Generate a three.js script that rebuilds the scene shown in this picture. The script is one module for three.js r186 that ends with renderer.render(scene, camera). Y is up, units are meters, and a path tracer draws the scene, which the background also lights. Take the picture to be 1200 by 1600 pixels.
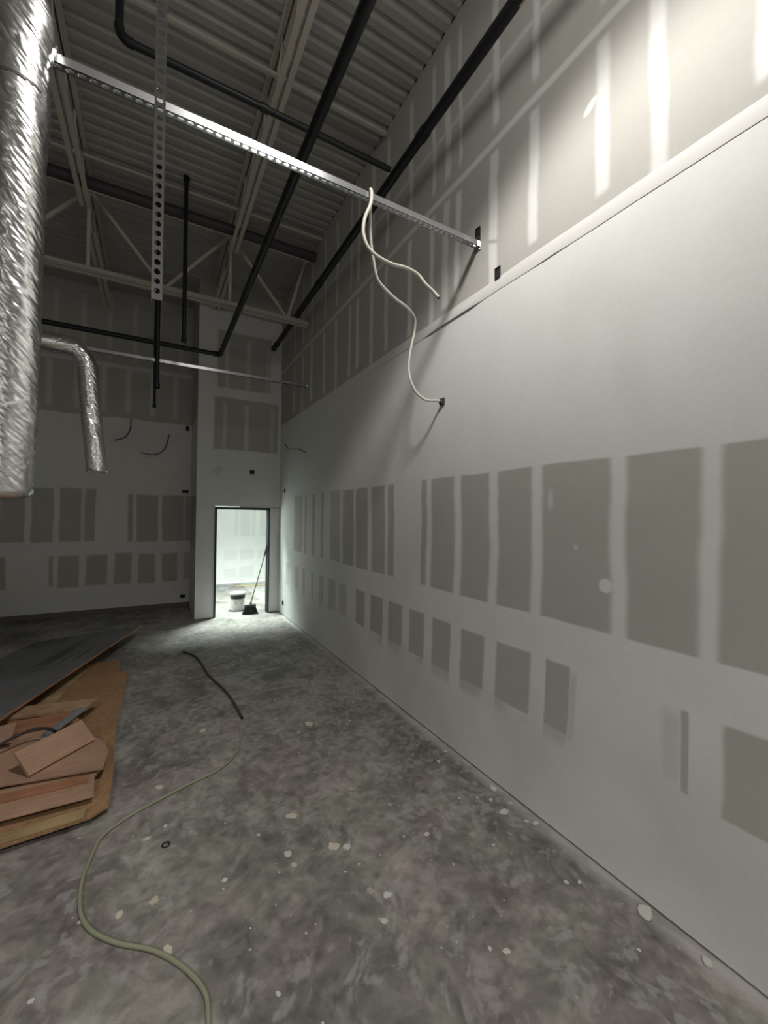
import * as THREE from 'three';
import { mergeGeometries } from 'three/addons/utils/BufferGeometryUtils.js';
import { RoundedBoxGeometry } from 'three/addons/geometries/RoundedBoxGeometry.js';

// ------------------------------------------------------------------ camera, lights, exposure
const scene = new THREE.Scene();
scene.background = new THREE.Color(0x000000);
const V = (x, y, z) => new THREE.Vector3(x, y, z);
const camera = new THREE.PerspectiveCamera(102.42, 0.75, 0.05, 60);
{
  const yaw = 29.206 * Math.PI / 180, pitch = 0.54 * Math.PI / 180, roll = 0.73 * Math.PI / 180;
  const f = V(Math.sin(yaw) * Math.cos(pitch), Math.sin(pitch), -Math.cos(yaw) * Math.cos(pitch));
  const r = V(Math.cos(yaw), 0, Math.sin(yaw)), u = new THREE.Vector3().crossVectors(r, f);
  const r2 = r.clone().multiplyScalar(Math.cos(roll)).addScaledVector(u, Math.sin(roll));
  const u2 = u.clone().multiplyScalar(Math.cos(roll)).addScaledVector(r, -Math.sin(roll));
  camera.quaternion.setFromRotationMatrix(new THREE.Matrix4().makeBasis(r2, u2, f.clone().negate()));
  camera.position.set(0, 2.02, 0);
  camera.updateMatrixWorld();
}
const renderer = new THREE.WebGLRenderer({ antialias: true });
renderer.toneMapping = THREE.LinearToneMapping;
renderer.toneMappingExposure = 1.34;
renderer.shadowMap.enabled = true;

const LAMPS = [                                  // high bay lamps with acrylic shades: position, candela down, candela through the shade, tint, cone in degrees, penumbra
  { p: [0.85, 5.77, -1.15], cd: 22, side: 2.5, tint: 0xfffbf5, cone: 60.5, pen: 0.16 },
  { p: [-2.6, 6.0, 4.2], cd: 56, side: 1.5, tint: 0xfffbf5, cone: 66, pen: 0.3 },
  { p: [1.66, 3.05, -9.2], cd: 66, side: 5.5, tint: 0xf0fff8, cone: 66, pen: 0.5 },
];

// ------------------------------------------------------------------ helpers
const counts = {};
function numbered(n) {
  const k = counts[n] = (counts[n] ?? -1) + 1;
  return k ? `${n}_${String(k).padStart(3, '0')}` : n;
}
function shade(o) { o.traverse(m => { if (m.isMesh) { m.castShadow = true; m.receiveShadow = true; } }); return o; }
function thing(name, label, category, pos = [0, 0, 0], group) {
  const o = new THREE.Group(); o.name = numbered(name); o.position.set(...pos);
  o.userData = { label, category }; if (group) o.userData.group = group;
  scene.add(o); return o;
}
function part(name, geo, mat, parent, label) {
  const m = new THREE.Mesh(geo, mat); m.name = name; m.castShadow = m.receiveShadow = true;
  if (label) m.userData.label = label;
  parent.add(m); return m;
}
function single(name, geo, mat, label, category, group) {
  const m = new THREE.Mesh(geo, mat); m.name = numbered(name); m.castShadow = m.receiveShadow = true;
  m.userData = { label, category }; if (group) m.userData.group = group;
  scene.add(m); return m;
}
function structure(name, label) {
  const g = new THREE.Group(); g.name = name; g.userData = { kind: 'structure', label }; scene.add(g); return g;
}
function clean(g) { for (const k of Object.keys(g.attributes)) if (!['position', 'normal', 'uv'].includes(k)) g.deleteAttribute(k); return g.index ? g.toNonIndexed() : g; }
const merge = list => mergeGeometries(list.map(clean));
function box(x0, y0, z0, x1, y1, z1) {
  const g = new THREE.BoxGeometry(x1 - x0, y1 - y0, z1 - z0); g.translate((x0 + x1) / 2, (y0 + y1) / 2, (z0 + z1) / 2); return g;
}
function rod(a, b, r, seg = 10) {
  const A = V(...a), B = V(...b), d = B.clone().sub(A), g = new THREE.CylinderGeometry(r, r, d.length(), seg);
  g.applyQuaternion(new THREE.Quaternion().setFromUnitVectors(V(0, 1, 0), d.clone().normalize()));
  g.translate((A.x + B.x) / 2, (A.y + B.y) / 2, (A.z + B.z) / 2); return g;
}
function tube(pts, r, seg = 60, rs = 10) {
  return new THREE.TubeGeometry(new THREE.CatmullRomCurve3(pts.map(p => V(...p)), false, 'centripetal'), seg, r, rs, false);
}
// seeded random numbers and value noise
function rng(seed) { let s = seed >>> 0; return () => { s = (s + 0x6D2B79F5) | 0; let t = Math.imul(s ^ (s >>> 15), 1 | s); t = (t + Math.imul(t ^ (t >>> 7), 61 | t)) ^ t; return ((t ^ (t >>> 14)) >>> 0) / 4294967296; }; }
function h2(x, y, s) { let n = Math.imul(x | 0, 374761393) + Math.imul(y | 0, 668265263) + Math.imul(s | 0, 2147483647 ^ 0x5bd1e995); n = Math.imul(n ^ (n >>> 13), 1274126177); return ((n ^ (n >>> 16)) >>> 0) / 4294967296; }
function vn(x, y, s) {
  const xi = Math.floor(x), yi = Math.floor(y), a = x - xi, b = y - yi, u = a * a * (3 - 2 * a), v = b * b * (3 - 2 * b);
  return (h2(xi, yi, s) * (1 - u) + h2(xi + 1, yi, s) * u) * (1 - v) + (h2(xi, yi + 1, s) * (1 - u) + h2(xi + 1, yi + 1, s) * u) * v;
}
function fbm(x, y, s, o = 4) { let a = 0, w = 0.5, t = 0; for (let i = 0; i < o; i++) { a += w * vn(x, y, s + i * 17); t += w; x *= 2.03; y *= 2.03; w *= 0.5; } return a / t; }
const sst = (a, b, x) => { const t = Math.min(1, Math.max(0, (x - a) / (b - a))); return t * t * (3 - 2 * t); };
const toS = l => Math.round(255 * (l <= 0.0031308 ? 12.92 * l : 1.055 * Math.pow(Math.min(1, l), 1 / 2.4) - 0.055));
// a colour texture (and optional height texture) over the rectangle u0..u1, v0..v1 in metres
function texture(W, H, u0, u1, v0, v1, fn, withBump = true) {
  const d = new Uint8Array(W * H * 4), b = withBump ? new Uint8Array(W * H * 4) : null;
  for (let j = 0; j < H; j++) for (let i = 0; i < W; i++) {
    const c = fn(u0 + (u1 - u0) * (i + 0.5) / W, v0 + (v1 - v0) * (j + 0.5) / H, i, j), k = (j * W + i) * 4;
    d[k] = toS(c[0]); d[k + 1] = toS(c[1]); d[k + 2] = toS(c[2]); d[k + 3] = 255;
    if (b) { const q = Math.round(255 * Math.min(1, Math.max(0, c[3]))); b[k] = b[k + 1] = b[k + 2] = q; b[k + 3] = 255; }
  }
  const mk = (a, srgb) => { const t = new THREE.DataTexture(a, W, H); t.magFilter = THREE.LinearFilter; t.minFilter = THREE.LinearFilter; t.wrapS = t.wrapT = THREE.MirroredRepeatWrapping; if (srgb) t.colorSpace = THREE.SRGBColorSpace; t.needsUpdate = true; return t; };
  return { map: mk(d, true), bump: b ? mk(b, false) : null, u0, u1, v0, v1 };
}
// uv in the metres of such a texture: axes is e.g. 'zy'
function uvFrom(g, axes, t) {
  const p = g.attributes.position, uv = new Float32Array(p.count * 2), get = { x: i => p.getX(i), y: i => p.getY(i), z: i => p.getZ(i) };
  for (let i = 0; i < p.count; i++) { uv[2 * i] = (get[axes[0]](i) - t.u0) / (t.u1 - t.u0); uv[2 * i + 1] = (get[axes[1]](i) - t.v0) / (t.v1 - t.v0); }
  g.setAttribute('uv', new THREE.BufferAttribute(uv, 2)); return g;
}
const std = (color, roughness = 0.8, metalness = 0, extra = {}) => new THREE.MeshStandardMaterial({ color, roughness, metalness, ...extra });
const lin = (r, g, b) => new THREE.Color().setRGB(r, g, b);

// ------------------------------------------------------------------ room measures
const XR = 2.29, XL = -8.2, ZD = -8.57, ZB = -9.9, XC = 0.70, ZN = 6.6, YR = 6.5, ZI = -12.4;
const COURSES = [0.014, 1.215, 2.5, 3.8, 4.97, YR];

// ---- drywall: bare paper with joint compound on the seams and screw lines
const MUD = [0.70, 0.705, 0.69], PAPER = [0.435, 0.427, 0.398];
function drywallColour(m, u, v, s) {
  const n = fbm(u * 5, v * 5, s, 3) - 0.5, f = fbm(u * 60, v * 60, s + 5, 2) - 0.5, k = 1 + 0.06 * n + 0.05 * f;
  return [0, 1, 2].map(i => (PAPER[i] * (1 - m) + MUD[i] * m) * k).concat([0.25 + 0.6 * m + 0.12 * f]);
}
const band = (x, a, b, e) => sst(a - e, a + e, x) * (1 - sst(b - e, b + e, x));
const TALL = [[-3.26, -3.18], [-2.84, -2.75], [-2.41, -2.32], [-2.0, -1.91], [-1.43, -1.34], [-0.985, -0.905], [-0.56, -0.48],
  [-4.07, -4.0], [-4.5, -4.39], [-4.91, -4.84], [-5.36, -5.28], [-6.0, -5.72], [-6.4, -6.13], [-6.81, -6.54], [-7.04, -6.92], [-8.4, -7.52]];
const SMALL = [[-3.54, -3.28], [-3.15, -2.88], [-2.74, -2.46], [-2.33, -2.005], [-1.88, -1.7], [-0.9, -0.55], [-4.81, -4.56], [-4.4, -4.1], [-3.97, -3.68],
  [-5.36, -5.1], [-5.76, -5.5], [-6.17, -5.99], [-6.54, -6.42], [-7.01, -6.87], [-7.43, -7.23], [-8.05, -7.78]];
const HIGH = [[-1.22, -1.14], [-1.53, -1.45], [-2.04, -1.96], [-2.44, -2.35], [-2.87, -2.8], [-3.05, -2.96], [-3.25, -3.18], [-3.65, -3.57], [-4.14, -4.06],
  [-4.51, -4.42], [-4.91, -4.82], [-5.15, -5.07], [-5.64, -5.55], [-6.12, -6.04], [-6.72, -6.62], [-7.2, -7.1], [-7.7, -7.6], [-0.76, -0.68], [-0.36, -0.28]];
function mudRight(z, y) {
  const w = 0.05 * (fbm(y * 2.2, z * 0.7, 3, 3) - 0.5), w2 = 0.04 * (fbm(z * 1.6, y * 0.5, 8, 3) - 0.5), zz = z + w * 1.1 + 0.008 * (fbm(y * 9, z * 3, 14, 2) - 0.5), yy = y + w2 * 0.7;
  let m = 1;
  if (yy > 3.55) {
    const up = sst(3.845, 3.86, yy);
    let p = 0;
    HIGH.forEach(([a, b], i) => {
      const lo = 3.9 + 0.09 * h2(i, 1, 4), hi = 4.86 + 0.08 * h2(i, 2, 4), c = (h2(i, 3, 4) - 0.5) * 0.02;
      let q = band(zz + c * Math.sin(y * 5), a, b, 0.02) * band(yy, i % 3 ? lo : 3.84, hi, 0.025);
      if (i === 3) q *= 1 - band(y + (z + 2.4) * 0.5, 4.17, 4.2, 0.01);
      p = Math.max(p, q * (0.75 + 0.25 * h2(i, 5, 4)));
      p = Math.max(p, 0.8 * band(zz, a + 0.03 * h2(i, 7, 4), b, 0.016) * band(yy, 5.1, 6.35, 0.05));
    });
    p = Math.max(p, 0.85 * band(yy, 4.94, 5.0, 0.014), 0.5 * band(yy, 5.52, 5.57, 0.02));
    const dz = (z + 1.575) / 0.05, dy = (y - 4.54 - (z + 1.575) * 0.5) / 0.035;
    p = Math.max(p, 1 - sst(0.7, 1.1, Math.hypot(dz, dy)));
    m = (1 - up) + up * p;
  } else if (yy > 2.385) {
    m = 1 - 0.10 * band(yy, 2.58, 3.5, 0.2) * sst(0.45, 0.7, fbm(z * 2.6, y * 0.5, 21, 2));
  } else if (yy > 1.2) {
    const area = Math.max(band(zz, -3.35, 0.4, 0.01), band(zz, -7.62, -3.87, 0.012)) * band(yy, 1.355, 2.372, 0.008);
    let p = 0;
    for (const [a, b] of TALL) p = Math.max(p, band(zz, a, b, 0.024));
    const d1 = Math.hypot(z + 1.455, (y - 1.63) * 1.0) / 0.045; p = Math.max(p, 1 - sst(0.8, 1.05, d1));
    p = Math.max(p, 0.5 * band(y, 2.08, 2.2, 0.03) * band(z, -1.86, -1.82, 0.01) + 0.6 * (1 - sst(0.5, 1, Math.hypot(z + 1.65, y - 1.84) / 0.02)));
    const far = z < -5.2 ? 0.75 : 1;
    m = 1 - area * (1 - p) * far;
  } else {
    let a = 0;
    SMALL.forEach(([p, q], i) => {
      const far = z < -5 ? 0.6 : 1;
      a = Math.max(a, far * band(zz, p, q, i === 4 ? 0.008 : 0.018) * band(yy, 0.645, 1.078, 0.01));
      a = Math.max(a, far * 0.6 * band(zz, p, q, 0.016) * band(yy, 0.55, 0.75, 0.06) * sst(0.25, 0.6, fbm(z * 3, y * 3, 12, 2)));
    });
    a = Math.max(a, 0.45 * band(zz, -1.7, -1.655, 0.012) * band(yy, 0.6, 1.05, 0.04));
    a = Math.max(a, band(z, -1.062, -1.028, 0.006) * band(yy, 0.67, 1.075, 0.01), 0.4 * band(z, -1.15, -1.06, 0.03) * band(yy, 0.68, 1.05, 0.05));
    m = 1 - Math.max(a, 0.30 * sst(0.30, 0.62, fbm(z * 1.4, y * 1.1, 33, 3)) * (1 - sst(0.5, 1.0, y + 0.25 * (fbm(z * 1.1, 4, 2, 2) - 0.5))));
  }
  return m;
}
const TR = texture(1920, 1440, -8.6, -0.2, 0, YR, (z, y) => drywallColour(mudRight(z, y), z, y, 40));
// back walls: lists of bare rectangles and of compound stripes within them
function mudFlat(rects, stripes, hiY, spots) {
  return (x, y) => {
    const w = 0.04 * (fbm(y * 2, x * 2, 5, 3) - 0.5), X = x + w, Y = y + 0.04 * (fbm(x * 2, y * 2, 9, 3) - 0.5);
    let a = 0, p = 0;
    for (const [x0, x1, y0, y1, s = 1] of rects) a = Math.max(a, s * band(X, x0, x1, 0.02) * band(Y, y0, y1, 0.02));
    for (const [x0, x1, y0, y1, s = 1] of stripes) p = Math.max(p, s * band(X, x0, x1, 0.02) * band(Y, y0, y1, 0.03));
    if (Y > hiY) a = Math.max(a, 1);
    let m = 1 - a * (1 - p);
    for (const [sx, sy, r] of spots) m = Math.min(m, 1 - 0.5 * (1 - sst(0.3, 1, Math.hypot(x - sx, y - sy) / r)) * sst(0.3, 0.6, fbm(x * 14, y * 14, 2, 3)));
    return m;
  };
}
const mudDoor = mudFlat([[1.04, 2.07, 4.5, 5.62], [0.99, 2.24, 3.29, 4.31]], [[1.15, 1.22, 3.3, 4.2, 0.5], [1.56, 1.64, 3.3, 4.2, 0.6], [2.08, 2.15, 3.3, 4.2, 0.4], [1.18, 1.25, 4.5, 5.5, 0.5], [1.58, 1.66, 4.5, 5.5, 0.5], [1.98, 2.04, 4.5, 5.5, 0.4]], 6.0, [[1.08, 2.86, 0.16]]);
const TD = texture(640, 832, 0.6, 5.1, 0, YR, (x, y) => drywallColour(mudDoor(x, y), x, y, 60));
const dkS = []; for (let x = -4.4; x < 0.6; x += 0.43) dkS.push([x, x + 0.09, 4.05, 4.95, 0.5], [x + 0.1, x + 0.18, 5.1, 6.3, 0.4]);
const mudDark = mudFlat([[-4.6, -1.01, 1.44, 2.48], [-0.46, 0.7, 1.42, 2.4], [-1.72, -1.66, 0.6, 1.19], [-1.59, -1.26, 0.57, 1.18], [-1.15, -0.8, 0.58, 1.17], [-0.68, -0.39, 0.58, 1.19], [-0.27, 0.04, 0.56, 1.17], [0.17, 0.46, 0.58, 1.16], [0.58, 0.7, 0.6, 1.16, 0.7], [-2.7, -2.34, 0.58, 1.18], [-3.2, -2.85, 0.58, 1.18]],
  [...dkS, [-2.09, -2.0, 1.4, 2.5], [-1.67, -1.58, 1.4, 2.5], [-1.24, -1.18, 1.4, 2.5, 0.8], [-0.37, -0.31, 1.4, 2.5], [0.08, 0.15, 1.4, 2.5], [0.55, 0.6, 1.4, 2.5, 0.5], [-2.52, -2.44, 1.4, 2.5], [-2.95, -2.87, 1.4, 2.5], [-5, 1, 4.94, 5.02, 0.6]], 3.94, []);
const TB = texture(768, 768, -4.6, 0.8, 0, YR, (x, y) => drywallColour(mudDark(x, y), x, y, 80));
const mudInner = mudFlat([[2.03, 2.62, 1.38, 3.4, 0.24], [2.75, 3.3, 1.38, 3.4, 0.24], [1.74, 2.1, 0.7, 0.98, 0.24], [2.18, 2.56, 0.7, 0.98, 0.24], [2.68, 3.0, 0.7, 0.98, 0.24], [1.76, 2.1, 0.2, 0.46, 0.26], [2.17, 2.56, 0.2, 0.5, 0.26]], [[2.12, 2.2, 1.3, 3.5, 0.7], [2.45, 2.52, 1.3, 3.5, 0.7]], 9, []);
const TI = texture(512, 512, 0.7, 5.1, 0, 4.8, (x, y) => drywallColour(mudInner(x, y), x, y, 90));
const TS = texture(512, 512, -5, 5, 0, YR, (x, y) => { const st = ((x % 0.43) + 0.43) % 0.43; return drywallColour(y > 3.9 ? 0.75 * band(st, 0.1, 0.19, 0.02) : (band(y, 1.38, 2.35, 0.02) ? band(st, 0.1, 0.19, 0.02) : 1), x, y, 70); });
const drywall = t => new THREE.MeshStandardMaterial({ map: t.map, bumpMap: t.bump, bumpScale: 0.0012, roughness: 0.86 });
const matR = drywall(TR), matD = drywall(TD), matB = drywall(TB), matI = drywall(TI), matS = drywall(TS);
const coreMat = std(lin(0.16, 0.15, 0.14), 0.9);

// ---- right wall: gypsum boards on a framed core
const wallRight = structure('wall_right', 'long drywall wall with taped and mudded seams');
part('wall_core', box(XR + 0.013, 0, ZD, XR + 0.13, YR + 0.06, ZN), coreMat, wallRight);
const butt = [[-6.1, -2.5, -1.35, 2.3], [-8.57, -3.6, 0.06, 3.7], [-5.4, -1.75, 1.9], [-7.0, -3.35, 0.3], [-6.2, -2.6, 1.05]];
for (let c = 0; c < 5; c++) {
  const cuts = [ZD, ...butt[c].filter(z => z > ZD + 0.3 && z < ZN - 0.2), ZN];
  for (let i = 0; i + 1 < cuts.length; i++) {
    const g = box(XR, COURSES[c], cuts[i], XR + 0.013, COURSES[c + 1], cuts[i + 1]);
    part('gypsum_board', uvFrom(g, 'zy', TR), matR, wallRight);
  }
}
// paper tape ridge along the seam at 3.8 m, its lower edge lifting off here and there
{
  const R = rng(7), s = new THREE.Shape(); s.moveTo(0, 0); const top = [];
  const pos = [], idx = [], N = 260;
  for (let i = 0; i <= N; i++) {
    const z = ZD + (ZN - ZD) * i / N, a = 3.765 + 0.01 * fbm(z * 3, 1, 3, 2), b = 3.862 + 0.012 * fbm(z * 4, 2, 6, 2);
    const lift = 0.003 + 0.010 * sst(0.55, 0.75, fbm(z * 1.3, 5, 9, 2)) * (z > -4 ? 1 : 0);
    pos.push(XR - lift, a, z, XR - 0.0045, (a + b) / 2, z, XR - 0.003, b, z, XR + 0.001, b, z, XR + 0.001, a + 0.004, z);
    if (i) for (let k = 0; k < 5; k++) { const p = (i - 1) * 5, q = i * 5, k2 = (k + 1) % 5; idx.push(p + k, q + k, q + k2, p + k, q + k2, p + k2); }
  }
  const g = new THREE.BufferGeometry(); g.setAttribute('position', new THREE.Float32BufferAttribute(pos, 3)); g.setIndex(idx); g.computeVertexNormals();
  part('joint_tape', g, std(lin(0.68, 0.68, 0.66), 0.9), wallRight);
}

// ---- wall with the door, its return, and the far recessed wall
const DX0 = 1.045, DX1 = 2.08, DY = 2.15;
const wallDoor = structure('wall_door', 'short drywall wall around the open doorway');
part('wall_core', merge([box(XC + 0.013, 0, ZD - 0.137, DX0 - 0.02, YR + 0.06, ZD - 0.013), box(DX1 + 0.02, 0, ZD - 0.137, 5.1, YR + 0.06, ZD - 0.013), box(DX0 - 0.02, DY + 0.024, ZD - 0.137, DX1 + 0.02, YR + 0.06, ZD - 0.013)]), coreMat, wallDoor);
for (const [x0, x1, y0, y1] of [[XC, DX0 - 0.01, 0.012, 1.215], [DX1 + 0.01, XR, 0.012, 1.215], [XC, DX0 - 0.01, 1.215, DY + 0.012], [DX1 + 0.01, XR, 1.215, DY + 0.012],
  [1.5, XR, DY + 0.001, 3.27], [XC, DX0 - 0.01, DY + 0.012, 3.27], [DX0 - 0.01, 1.5, DY + 0.024, 3.27], [XC, XR, 3.27, 4.42], [XC, XR, 4.42, 5.6], [XC, XR, 5.6, YR]])
  part('gypsum_board', uvFrom(box(x0, y0, ZD - 0.013, x1, y1, ZD), 'xy', TD), matD, wallDoor);
for (const [y0, y1] of [[0.01, 1.22], [1.22, 2.44], [2.44, 3.66], [3.66, 4.9]])
  part('gypsum_board', uvFrom(box(XC, y0, ZB, XC + 0.013, y1, ZD - 0.013), 'zy', TS), matS, wallDoor);
part('gypsum_board', uvFrom(box(XC, 4.9, ZB, XC + 0.013, YR, ZD - 0.013), 'zy', TS), matS, wallDoor);
part('partition_core', box(XC + 0.013, 0, ZI, XC + 0.12, YR + 0.06, ZD - 0.137), std(lin(0.66, 0.67, 0.65), 0.9), wallDoor);
part('rear_face', box(XC + 0.12, 0.0, ZD - 0.15, DX0 - 0.02, 4.8, ZD - 0.137), std(lin(0.66, 0.67, 0.65), 0.9), wallDoor);

const wallBack = structure('wall_back', 'far drywall wall in the dim recess');
part('wall_core', box(XL - 0.1, 0, ZB - 0.12, XC, YR + 0.06, ZB - 0.013), coreMat, wallBack);
for (let c = 0; c < 5; c++) {
  const y0 = c ? [0, 1.22, 2.5, 3.94, 4.98][c] : 0.10, y1 = [1.22, 2.5, 3.94, 4.98, YR][c];
  const cuts = c % 2 ? [XL, -0.73, XC] : [XL, -2.0, XC];
  for (let i = 0; i < 2; i++) part('gypsum_board', uvFrom(box(cuts[i], y0, ZB - 0.013, cuts[i + 1], y1, ZB), 'xy', TB), matB, wallBack);
}
const wallLeft = structure('wall_left', 'drywall wall of the hall on the left');
part('wall_core', box(XL - 0.13, 0, ZB, XL - 0.013, YR + 0.06, ZN), coreMat, wallLeft);
for (let c = 0; c < 5; c++) part('gypsum_board', uvFrom(box(XL - 0.013, COURSES[c], ZB, XL, COURSES[c + 1], ZN), 'zy', TS), matS, wallLeft);
const wallNear = structure('wall_near', 'drywall wall behind the camera');
part('wall_core', box(XL - 0.13, 0, ZN + 0.013, XR + 0.13, YR + 0.06, ZN + 0.13), coreMat, wallNear);
for (let c = 0; c < 5; c++) part('gypsum_board', uvFrom(box(XL, COURSES[c], ZN, XR, COURSES[c + 1], ZN + 0.013), 'xy', TS), matS, wallNear);
// lit room beyond the door
const wallInner = structure('wall_inner', 'bright drywall wall seen through the doorway');
part('wall_core', merge([box(XC, 0, ZI - 0.12, 5.2, 4.8, ZI - 0.013), box(5.0, 0, ZI, 5.12, 4.8, ZD - 0.13)]), std(lin(0.66, 0.67, 0.65), 0.9), wallInner);
for (const [x0, x1] of [[XC + 0.12, 2.64], [2.64, 5.0]]) for (const [y0, y1] of [[0.13, 1.22], [1.22, 2.44], [2.44, 4.8]])
  part('gypsum_board', uvFrom(box(x0, y0, ZI - 0.013, x1, y1, ZI), 'xy', TI), matI, wallInner);
const base = structure('baseboard_inner', 'white strip at the foot of the inner room wall');
part('board', box(XC + 0.12, 0.035, ZI - 0.012, 5.0, 0.125, ZI + 0.012), std(lin(0.78, 0.79, 0.76), 0.6), base);

// ---- floor: concrete slabs divided by a joint
const spl = []; {
  const R = rng(91);
  for (let i = 0; i < 520; i++) {
    const u = R(), right = R() < 0.72;
    const x = right ? 0.3 + 1.95 * Math.pow(R(), 0.75) : -1.6 + 2.4 * R(), z = -7.5 + 8.2 * u, big = R();
    const r = big > 0.93 ? 0.014 + 0.014 * R() : big > 0.6 ? 0.006 + 0.006 * R() : 0.003 + 0.004 * R();
    spl.push([x, z, r, R() * 3.14, 0.35 + 0.9 * R(), 0.4 + 0.6 * R(), R()]);
  }
}
const CELL = 0.25, grid = new Map();
for (const s of spl) for (let a = -1; a <= 1; a++) for (let b = -1; b <= 1; b++) { const k = (Math.floor(s[0] / CELL) + a) * 1000 + (Math.floor(s[1] / CELL) + b); if (!grid.has(k)) grid.set(k, []); grid.get(k).push(s); }
function concrete(x, z) {
  const wx = x + 0.10 * (fbm(x * 5, z * 5, 201, 2) - 0.5), wz = z + 0.10 * (fbm(x * 5 + 50, z * 5, 203, 2) - 0.5);
  const big = fbm(x * 0.9, z * 0.9, 11, 2), mid = fbm(wx * 4.5 + 9, wz * 4.5, 23, 4), fine = fbm(wx * 22, wz * 22, 31, 3), grain = h2(Math.floor(x * 300), Math.floor(z * 300), 3);
  let L = 0.222 * (0.36 + 0.36 * big + 0.86 * mid) * (0.52 + 0.96 * fine) * (0.92 + 0.16 * grain);
  let r = L * 1.03, g = L * 1.0, b = L * 0.885;
  const warm = sst(0.5, 0.7, fbm(wx * 3.1, wz * 3.1 + 40, 57, 3)); r *= 1 + 0.07 * warm; g *= 1 - 0.02 * warm; b *= 1 + 0.03 * warm;
  const dark = sst(0.52, 0.66, fbm(wx * 2.4 + 20, wz * 2.4, 71, 4)); r *= 1 - 0.26 * dark; g *= 1 - 0.26 * dark; b *= 1 - 0.25 * dark;
  // dust and scuffs wiped across the slab
  const a1 = wx * 0.83 + wz * 0.56, a2 = -wx * 0.56 + wz * 0.83;
  let sm = 0.8 * sst(0.54, 0.76, fbm(a1 * 26, a2 * 15, 83, 4)) * sst(0.42, 0.65, fbm(x * 2.3, z * 2.3, 97, 2));
  sm = Math.max(sm, 0.9 * sst(0.56, 0.74, fbm(wx * 17 + 3, wz * 17, 119, 4)) * sst(0.42, 0.62, fbm(x * 1.7, z * 1.7 + 7, 131, 2)));
  // pale dust line at the foot of the long wall
  const edge = XR - x + 0.05 * (fbm(z * 5, 3, 17, 3) - 0.5);
  sm = Math.max(sm, 0.8 * (1 - sst(0.03, 0.12, edge)) * (0.35 + 0.65 * sst(0.3, 0.55, fbm(z * 3, x * 3, 19, 3))));
  // residue lines across the slab where old framing stood
  for (const [zc, w, x0, x1] of [[-5.42, 0.018, -0.9, 2.3], [-4.79, 0.014, -0.2, 2.3]]) {
    const zz = zc + 0.03 * (x - 1) - 0.02 * (fbm(x * 3, 2, 5, 2) - 0.5);
    sm = Math.max(sm, 1.1 * band(z, zz - w, zz + w, 0.008) * sst(0.34, 0.6, fbm(x * 5, zc, 43, 3)) * band(x, x0, x1, 0.1));
  }
  sm = Math.max(sm, 0.95 * (1 - sst(0.4, 1, Math.hypot((x - 1.0) / 0.38, (z + 5.3) / 0.3))) * sst(0.4, 0.6, fbm(x * 8, z * 8, 7, 3)));
  // wiped dried-water rings and puddle outlines
  for (const [rx, rz, rr] of [[1.37, -1.40, 0.045]]) { const d = Math.hypot(x - rx, z - rz) / rr; sm = Math.max(sm, 0.35 * band(d, 0.65, 1.0, 0.25) * (0.5 + fbm(x * 40, z * 40, 3, 2))); }
  r += (0.35 - r) * sm * 0.6; g += (0.345 - g) * sm * 0.6; b += (0.335 - b) * sm * 0.6;
  { const k = 0.8 * (1 - sst(0.0, 0.13, edge)) * (0.45 + 0.55 * sst(0.35, 0.6, fbm(z * 6, x * 14, 19, 3))); r += (0.42 - r) * k; g += (0.415 - g) * k; b += (0.40 - b) * k; } // gypsum dust swept to the wall
  // drips of joint compound
  const c = grid.get(Math.floor(x / CELL) * 1000 + Math.floor(z / CELL)); let hgt = 0;
  if (c) for (const [sx, sz, sr, ang, el, op, ty] of c) {
    const dx = x - sx, dz = z - sz; if (dx * dx + dz * dz > 0.01) continue;
    const ca = Math.cos(ang), sa = Math.sin(ang), p = (dx * ca + dz * sa) / sr, q = (-dx * sa + dz * ca) / (sr * el), e = Math.hypot(p, q) + 0.7 * (fbm(x * 90, z * 90, 5, 2) - 0.5);
    const k = (1 - sst(0.75, 1.05, e)) * op; if (k > 0) { const w = ty > 0.45 ? [0.5, 0.45, 0.37] : [0.55, 0.55, 0.52]; r += (w[0] - r) * k; g += (w[1] - g) * k; b += (w[2] - b) * k; hgt = Math.max(hgt, k); }
  }
  return [r, g, b, 0.35 + 0.25 * (fine - 0.5) + 0.1 * mid + 0.5 * hgt];
}
const TF = texture(2048, 2048, -2.4, 2.31, -4.86, 0.4, concrete), TG = texture(896, 896, -4.6, 3.2, -12.4, -4.86, concrete), TC = texture(512, 512, -4.6, 2.31, 0.4, 4.7, concrete);
const conc = t => new THREE.MeshStandardMaterial({ map: t.map, bumpMap: t.bump, bumpScale: 0.0025, roughness: 0.62 });
const floor = structure('floor', 'stained concrete floor speckled with dried compound');
part('slab', uvFrom(box(-2.4, -0.15, -4.86, XR + 0.13, 0, 0.4), 'xz', TF), conc(TF), floor);
part('slab', uvFrom(box(XL - 0.13, -0.15, -4.86, -2.4, 0, 0.4), 'xz', TF), conc(TF), floor);
part('slab', uvFrom(box(XL - 0.13, -0.15, ZI - 0.12, 5.2, 0, -4.86), 'xz', TG), conc(TG), floor);
part('slab', uvFrom(box(XL - 0.13, -0.15, 0.4, XR + 0.13, 0, ZN + 0.13), 'xz', TC), conc(TC), floor);

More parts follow.
